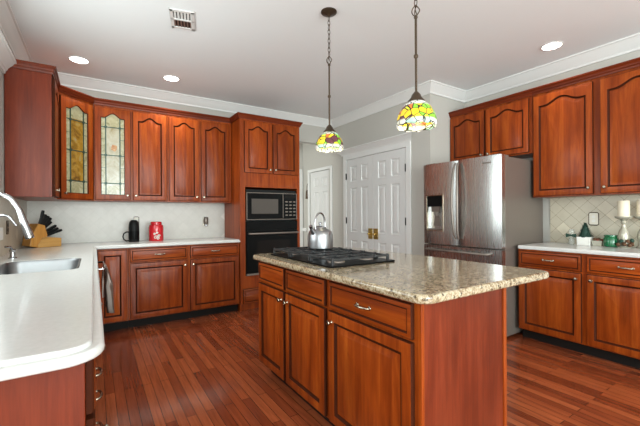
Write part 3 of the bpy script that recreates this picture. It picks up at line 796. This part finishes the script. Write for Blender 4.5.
b = tube(bm_(), [(.08, .004, .822), (.08, -.045, .822), (.09, -.055, .822), (.80, -.055, .822), (.81, -.045, .822), (.81, .004, .822)], .0125, 12)
obj('handle', b, 'fridge_side', dd, smooth=45)
obj('badge', bx(bm_(), .745, .835, -.002, .012, 1.715, 1.728), 'fridge_side', dr)
for x0 in (.03, FW-.15): obj('hinge_cover', bx(bm_(), x0, x0+.12, .02, .20, 1.775, 1.80), 'fridge_side', r, bev=.005)

# ---------------------------------------------------------------- pendants
def pendant(x, y, zb, finial, label, shade):
    p = thing('pendant_lamp', label, 'lamp', (x, y, zb), 0, 'stained glass pendants over the island')
    top = CEIL-zb
    obj('canopy', lathe(bm_(), [(.062, top), (.062, top-.006), (.056, top-.012), (.030, top-.020), (.014, top-.03), (.006, top-.04)], 28), 'bronze', p, smooth=40)
    fz = finial-zb
    b = bm_(); n = max(3, round((top-.035-fz-.05)/.034)); st = (top-.035-fz-.05)/n
    for i in range(n):
        zc = fz+.05+st*(i+.5); pts = []
        for a in range(14):
            q = 2*math.pi*a/14; u_, w_ = .0095*math.cos(q), st*.66*math.sin(q)
            pts.append((u_, 0, zc+w_) if i % 2 else (0, u_, zc+w_))
        tube(b, pts, .0024, 6, True)
    obj('chain', b, 'bronze', p, smooth=60)
    b = bm_()
    for k in range(4):
        a0 = k*math.pi/2
        tube(b, [(.021*math.sin(math.pi*i/10)*math.cos(a0+i*.12), .021*math.sin(math.pi*i/10)*math.sin(a0+i*.12), fz-.012+.066*i/10) for i in range(11)], .003, 6)
    lathe(b, [(.009, fz-.02), (.011, fz-.014), (.008, fz-.006)], 14)
    obj('finial', b, 'bronze', p, smooth=45)
    b = bm_(); lathe(b, [(.0065, .195), (.0065, fz-.012)], 12)
    kz = .19+(fz-.19)*.47
    lathe(b, [(.007, kz-.012), (.012, kz-.005), (.012, kz+.005), (.007, kz+.012)], 14)
    obj('rod', b, 'bronze', p, smooth=45)
    obj('cap', lathe(bm_(), [(.050, .137), (.048, .144), (.030, .164), (.024, .180), (.014, .192), (.007, .20)], 24), 'bronze', p, smooth=40)
    prof_ = [(.106, .0), (.109, .010), (.1085, .03), (.104, .055), (.095, .080), (.081, .105), (.064, .125), (.047, .139)]
    seg = 64; L = []
    for i, (r_, z) in enumerate(prof_):
        row = []
        for j in range(seg):
            a = 2*math.pi*j/seg; dz = 0
            if i == 0: dz = .007*(abs(math.sin(a*5))-.5)
            row.append((r_*math.cos(a), r_*math.sin(a), z+dz))
        L.append(row)
    b = bm_(); loops(b, L, False, False); o = obj('shade', b, shade, p, smooth=60)
    s_ = o.modifiers.new('solid', 'SOLIDIFY'); s_.thickness = .003
    obj('bulb', lathe(bm_(), [(.012, .12), (.014, .10), (.028, .075), (.03, .06), (.02, .04), (.005, .033)], 20), 'lamp', p, smooth=50)
    l = bpy.data.lights.new('pendant_bulb', 'POINT'); l.energy = .22; l.color = (1, .88, .68); l.shadow_soft_size = .03
    lo = bpy.data.objects.new('pendant_bulb', l); COL.objects.link(lo); lo.parent = p; lo.location = (0, 0, .02)
pendant(1.54, 2.22, 1.722, 2.40, 'stained glass fruit pendant lamp farther away, over the cooktop end', 'shade_a')
pendant(1.498, 1.316, 1.702, 2.325, 'nearer stained glass fruit pendant lamp in front of the pantry wall', 'shade_b')

# ---------------------------------------------------------------- ceiling fixtures
def can(x, y, label, power=26):
    c = thing('recessed_light', label, 'ceiling light', (x, y, CEIL), 0, 'recessed ceiling lights')
    obj('trim_ring', lathe(bm_(), [(.078, -.001), (.092, -.002), (.092, -.006), (.080, -.009), (.076, -.004)], 40), 'white', c, smooth=40)
    obj('diffuser', lathe(bm_(), [(.076, -.0015), (.076, -.005), (.0, -.006)], 40, cap1=False), 'lamp', c, smooth=40)
    l = bpy.data.lights.new('downlight', 'SPOT'); l.energy = power; l.spot_size = R(130); l.spot_blend = .8; l.color = (1, .97, .87); l.shadow_soft_size = .07
    o = bpy.data.objects.new('downlight', l); COL.objects.link(o); o.parent = c; o.location = (0, 0, -.02)
can(-.118, 4.26, 'round recessed ceiling light above the corner glass cabinet', 10)
can(.755, 4.27, 'round recessed ceiling light above the solid back wall cabinets', 20)
can(3.62, 1.54, 'round recessed ceiling light above the right wall cabinets', 9)
v = thing('ceiling_vent', 'white rectangular air vent with dark louvres in the ceiling', 'vent', (.605, 2.94, CEIL), R(-14))
b = bm_(); a, c_ = .092, .14
for q in ((-a, a, -c_, -c_+.028), (-a, a, c_-.028, c_), (-a, -a+.028, -c_, c_), (a-.028, a, -c_, c_), (-a, a, -.01, .01)): bx(b, q[0], q[1], q[2], q[3], -.010, -.001)
obj('frame', b, 'white', v, bev=.003)
obj('backing', bx(bm_(), -a+.02, a-.02, -c_+.02, c_-.02, -.0025, -.001), 'blackmat', v)
for i in range(6):
    b = bm_(); x = -a+.036+i*.024
    loops(b, [[(x-.004, -c_+.028, -.003), (x+.012, -c_+.028, -.009), (x+.013, -c_+.028, -.008), (x-.003, -c_+.028, -.002)], [(x-.004, -.01, -.003), (x+.012, -.01, -.009), (x+.013, -.01, -.008), (x-.003, -.01, -.002)]])
    obj('louvre', b, 'white', v)
for i in range(6):
    b = bm_(); x = -a+.036+i*.024; bx(b, x-.010, x+.003, .01, c_-.028, -.007, -.0045); obj('louvre', b, 'fridge_side', v)

# ---------------------------------------------------------------- small things, back counter
def outlet(loc, rz, label, m='plate', dark=False):
    o = thing('wall_outlet', label, 'outlet', loc, rz)
    b = bm_(); prism_y(b, rounded([(-.036, -.057, .012), (.036, -.057, .012), (.036, .057, .012), (-.036, .057, .012)]), -.006, 0); obj('plate', b, m, o, bev=.002)
    for z in (-.02, .02):
        obj('socket', lathe(bm_(), [(.015, 0), (.015, .003)], 16, Matrix.Translation((0, -.006, z)) @ Matrix.Rotation(R(90), 4, 'X')), 'blackmat' if dark else 'paper', o)
    return o
j = thing('coffee_jug', 'black cylindrical coffee maker with a loop handle on the back counter', 'coffee maker', (.395, 4.62, .914), R(12))
obj('body', lathe(bm_(), [(.053, 0), (.056, .005), (.056, .10), (.056, .17), (.054, .20), (.048, .23), (.036, .25), (.022, .256)], 32), 'blackmat', j, smooth=40)
obj('glass_band', lathe(bm_(), [(.0565, .03), (.0575, .035), (.0575, .12), (.0565, .125)], 32), 'black', j, smooth=40)
obj('handle', tube(bm_(), [(-.054, 0, .115), (-.08, 0, .118), (-.108, 0, .10), (-.118, 0, .066), (-.108, 0, .032), (-.08, 0, .014), (-.054, 0, .018)], .0075, 10), 'blackmat', j, smooth=45)
obj('lid_bracket', tube(bm_(), [(.005, .02, .235), (.005, .02, .285), (.012, .02, .292), (.052, .02, .292), (.06, .02, .285), (.06, .02, .20), (.05, .02, .19)], .004, 8), 'chrome', j, smooth=45)
red = mat('red_enamel', (.55, .012, .02), .25, coat=.4); M['red'] = red
j = thing('canister', 'red canister with a white floral motif on the back counter', 'canister', (.635, 4.63, .914))
obj('body', lathe(bm_(), [(.078, 0), (.082, .006), (.082, .165), (.076, .19), (.062, .198)], 36), 'red', j, smooth=40)
obj('lid', lathe(bm_(), [(.062, .198), (.062, .225), (.056, .232), (.010, .233)], 32), 'red', j, smooth=40)
b = bm_()
def onbody(u, z, rr=.0835): a = R(-98)+u/.082; return (rr*math.cos(a), rr*math.sin(a), z)
for cu, cz, r0 in ((-.005, .045, .022), (.022, .03, .017), (.030, .062, .018), (-.018, .085, .014), (.010, .098, .012)):
    tube(b, [onbody(cu+r0*(1-i/22)*math.cos(i*.5), cz+r0*(1-i/22)*math.sin(i*.5)) for i in range(20)], .0042, 6)
obj('motif', b, 'paper', j, smooth=60)
o = outlet((.435, 4.829, 1.14), 0, 'ivory wall outlet on the back wall behind the coffee maker')
o = outlet((1.275, 4.829, 1.135), 0, 'wall outlet with a grey plug-in device near the oven tower')
d = thing('plug_in_device', 'grey and silver plug-in air freshener on the back wall outlet', 'air freshener', (1.275, 4.822, 1.135))
b = bm_(); lathe(b, [(.020, -.05), (.03, -.035), (.032, 0), (.030, .03), (.02, .05)], 20); obj('body', b, 'fridge_side', d, (0, -.03, .012), smooth=45)
obj('cap', lathe(bm_(), [(.018, -.048), (.022, -.056), (.019, -.07), (.006, -.075)], 18), 'chrome', d, (0, -.03, .012), smooth=45)
o = outlet((-.599, 3.80, 1.13), R(90), 'dark outlet plate on the left wall behind the filter tap', 'bronze', True)

# knife block
bw = wood('bamboo_block', (.42, .22, .06), (.55, .30, .09), (.66, .40, .14), axis='x', vary=.02); M['bamboo'] = bw
bw2 = wood('bamboo_block_dark', (.38, .16, .03), (.5, .23, .05), (.58, .30, .08), axis='z', vary=.02); M['bamboo2'] = bw2
k = thing('knife_block', 'light wooden knife block in the counter corner behind the sink', 'knife block', (-.455, 4.42, .914), R(30))
b = bm_(); prism_y(b, [(-.05, 0), (.15, 0), (.155, .01), (.155, .085), (.03, .10), (-.01, .10), (-.05, .03)], -.085, .085); obj('foot', b, 'bamboo', k, bev=.004)
b = bm_(); prism_y(b, [(-.115, .02), (-.05, .0), (.035, .115), (.012, .215), (-.045, .235), (-.10, .11)], -.08, .08); obj('holder', b, 'bamboo2', k, bev=.004)
for row, (x, z, dx, dz, ln, n) in enumerate(((.004, .205, .42, .9, .125, 5), (.035, .12, .90, .42, .12, 5))):
    for i in range(n):
        y = -.062+i*.031
        d = (Vector((.2+.2*i, .02*(i-2), 1.0)) if row == 0 else Vector((.75+.06*i, .02*(i-2), .30+.12*(i % 3)))).normalized(); L_ = ln*1.15*(1-.12*((i*2) % 3)/2)
        q = d.to_track_quat('Z', 'Y').to_matrix().to_4x4()
        wl = k.matrix_basis @ Vector((x-.030+.017*i, y, z+.018-.016*i) if row == 0 else (x+.004*(i % 2), y, z-.006+.014*(i % 3)))
        kn = thing('knife', ('black handled kitchen knife in the upper row of the wooden block', 'black handled steak knife in the lower row of the wooden block')[row], 'knife', wl, R(30), ('upper row of block knives', 'lower row of block knives')[row])
        b = bm_(); loops(b, [[q @ Vector((a_*s_*1.3, c__*s_*1.3, zz)) for a_, c__ in ((-.011, -.008), (.011, -.008), (.013, 0), (.011, .008), (-.011, .008), (-.013, 0))] for zz, s_ in ((.004, .85), (.02, 1), (L_*.5, .9), (L_*.85, 1.1), (L_, .9))])
        obj('handle', b, 'blackmat', kn, smooth=50)
        b = bm_(); loops(b, [[q @ Vector((a_, c__, zz)) for a_, c__ in ((-.010, -.003), (.010, -.003), (.010, .003), (-.010, .003))] for zz in (-.03, .004)]); obj('blade', b, 'chrome', kn)

# ---------------------------------------------------------------- small things, right counter
RCX = 3.93
def rt(): return (3.93,)
clear = mat('clear_glass', (.9, .93, .9), .06, trans=.85, ior=1.3); M['clear'] = clear
M['green_glass'] = mat('emerald_glass', (.0, .15, .05), .06, coat=.5, trans=.35)
M['ivory'] = mat('ivory_wax', (.78, .70, .54), .5)
M['leaf'] = mat('dark_green_leaf', (.012, .045, .03), .6)
M['cork'] = mat('brown_cone', (.10, .045, .02), .7); M['berry'] = mat('dull_red_berry', (.22, .03, .02), .4)
M['gold'] = mat('antique_gold_glass', (.55, .52, .42), .15, .3, trans=.35)
o = outlet((4.089, 1.378, 1.165), RZ, 'wall outlet in the diamond tile above the green jar')
b = bm_(); prism_y(b, rounded([(-.043, -.066, .02), (.043, -.066, .02), (.043, .066, .02), (-.043, .066, .02)]), -.0025, .0); obj('surround', b, 'bronze', o)
j = thing('glass_bottle', 'small clear bottle with a dark green bow beside the potted shrub', 'bottle', (3.95, 1.512, .914))
obj('body', lathe(bm_(), [(.024, 0), (.027, .005), (.026, .05), (.012, .075), (.011, .10), (.022, .115), (.024, .13), (.016, .148), (.004, .152)], 20), 'clear', j, smooth=40)
b = bm_()
for s_ in (-1, 1): prism_y(b, [(0, .083), (s_*.042, .068), (s_*.046, .09), (s_*.042, .108), (0, .095)], -.02, -.012)
lathe(b, [(.014, .08), (.016, .086), (.014, .094)], 16); obj('bow', b, 'leaf', j, rot=(0, 0, RZ))
j = thing('potted_shrub', 'tiny dark green cone shrub in a square white pot', 'plant', (3.95, 1.40, .914), RZ)
b = bm_(); loops(b, [[(-s_, -s_*.8, z), (s_, -s_*.8, z), (s_, s_*.8, z), (-s_, s_*.8, z)] for s_, z in ((.052, 0), (.057, .08), (.050, .08), (.048, .07))]); obj('pot', b, 'paper', j, bev=.003)
b = bm_(); rnd = random.Random(3)
for i in range(420):
    h = rnd.random()**1.4; rad = (.058)*(1-h)+.004; a = rnd.random()*6.28
    c0 = Vector((rad*math.cos(a), rad*.75*math.sin(a), .075+h*.135)); d = Vector((math.cos(a), math.sin(a), .5+rnd.random())).normalized()*.016; w_ = Vector((-math.sin(a), math.cos(a), 0))*.006
    b.faces.new([b.verts.new(p) for p in (c0-w_, c0+d*.4-w_*.2, c0+d, c0+w_)])
lathe(b, [(.045, .072), (.05, .08), (.03, .145), (.006, .205)], 14)
obj('foliage', b, 'leaf', j)
j = thing('potpourri_dish', 'small square glass dish of brown cones between pot and green jar', 'dish', (3.94, 1.297, .914), RZ)
b = bm_(); loops(b, [[(-s_, -s_*.7, z), (s_, -s_*.7, z), (s_, s_*.7, z), (-s_, s_*.7, z)] for s_, z in ((.034, 0), (.042, .05), (.039, .05), (.031, .006))]); obj('dish', b, 'gold', j, bev=.002)
rnd = random.Random(5)
for i in range(12):
    x, y = rnd.uniform(-.026, .026), rnd.uniform(-.014, .014); b = lathe(bm_(), [(.004, -.012), (.012, -.006), (.014, .002), (.010, .010), (.003, .015)], 10)
    obj('cone', b, 'cork' if i % 3 else 'berry', j, (x, y, .048+rnd.uniform(0, .018)), (rnd.uniform(-.8, .8), rnd.uniform(-.8, .8), 0), smooth=40)
j = thing('glass_jar', 'emerald green glass jar beside the candle holder', 'jar', (3.92, 1.195, .914))
obj('body', lathe(bm_(), [(.042, 0), (.052, .006), (.056, .03), (.055, .07), (.046, .088), (.044, .092), (.050, .098), (.050, .106), (.045, .108), (.041, .092), (.050, .07), (.050, .03), (.046, .010)], 32), 'green_glass', j, smooth=40)
def candle_holder(x, y, label, clabel):
    j = thing('candle_holder', label, 'candle holder', (x, y, .914))
    obj('stem', lathe(bm_(), [(.048, 0), (.050, .006), (.044, .014), (.036, .022), (.034, .05), (.042, .10), (.036, .14), (.018, .175), (.014, .205), (.022, .222), (.018, .236), (.032, .248)], 32), 'gold', j, smooth=40)
    obj('cup', lathe(bm_(), [(.032, .248), (.056, .260), (.063, .270), (.063, .277), (.056, .277), (.0, .275)], 32, cap1=False), 'gold', j, smooth=40)
    c = thing('pillar_candle', clabel, 'candle', (x, y, .914+.2752))
    obj('wax', lathe(bm_(), [(.042, 0), (.043, .004), (.043, .135), (.040, .14), (.030, .137), (.0, .135)], 32, cap1=False), 'ivory', c, smooth=40)
    obj('wick', tube(bm_(), [(0, 0, .135), (.001, 0, .142), (.003, 0, .148)], .0012, 6), 'blackmat', c)
candle_holder(3.985, .988, 'second glass candle holder cut off at the right edge of the photo', 'ivory pillar candle at the right edge of the photo')
candle_holder(3.93, 1.105, 'antique glass candle holder with a pine cone wreath at its foot', 'thick ivory pillar candle on the glass holder')
j = thing('pine_cone_wreath', 'ring of brown cones, berries and leaves around the candle holder foot', 'wreath', (3.93, 1.105, .914))
rnd = random.Random(9)
for i in range(11):
    a = R(-205+22*i); rr = .057+rnd.uniform(-.006, .006)
    b = lathe(bm_(), [(.003, -.018), (.013, -.010), (.017, 0), (.012, .012), (.003, .02)], 10)
    obj('cone', b, ('cork', 'leaf', 'cork', 'cork')[i % 4], j, (rr*math.cos(a), rr*math.sin(a), .022+(.028 if i % 2 else 0)+rnd.uniform(0, .02)), (rnd.uniform(-1, 1), rnd.uniform(-1, 1), 0), smooth=40)

# bell hung beside the hall door
j = thing('hanging_tassel', 'dark tassel ornament hanging beside the hall door', 'ornament', (3.397, 5.66, 1.66))
obj('cord', tube(bm_(), [(0, 0, .0), (0, 0, .10), (.008, 0, .14), (.022, 0, .15)], .006, 8), 'bronze', j)
obj('tassel', lathe(bm_(), [(.008, .03), (.022, .0), (.026, -.06), (.03, -.14), (.008, -.142)], 14), 'bronze', j, smooth=40)
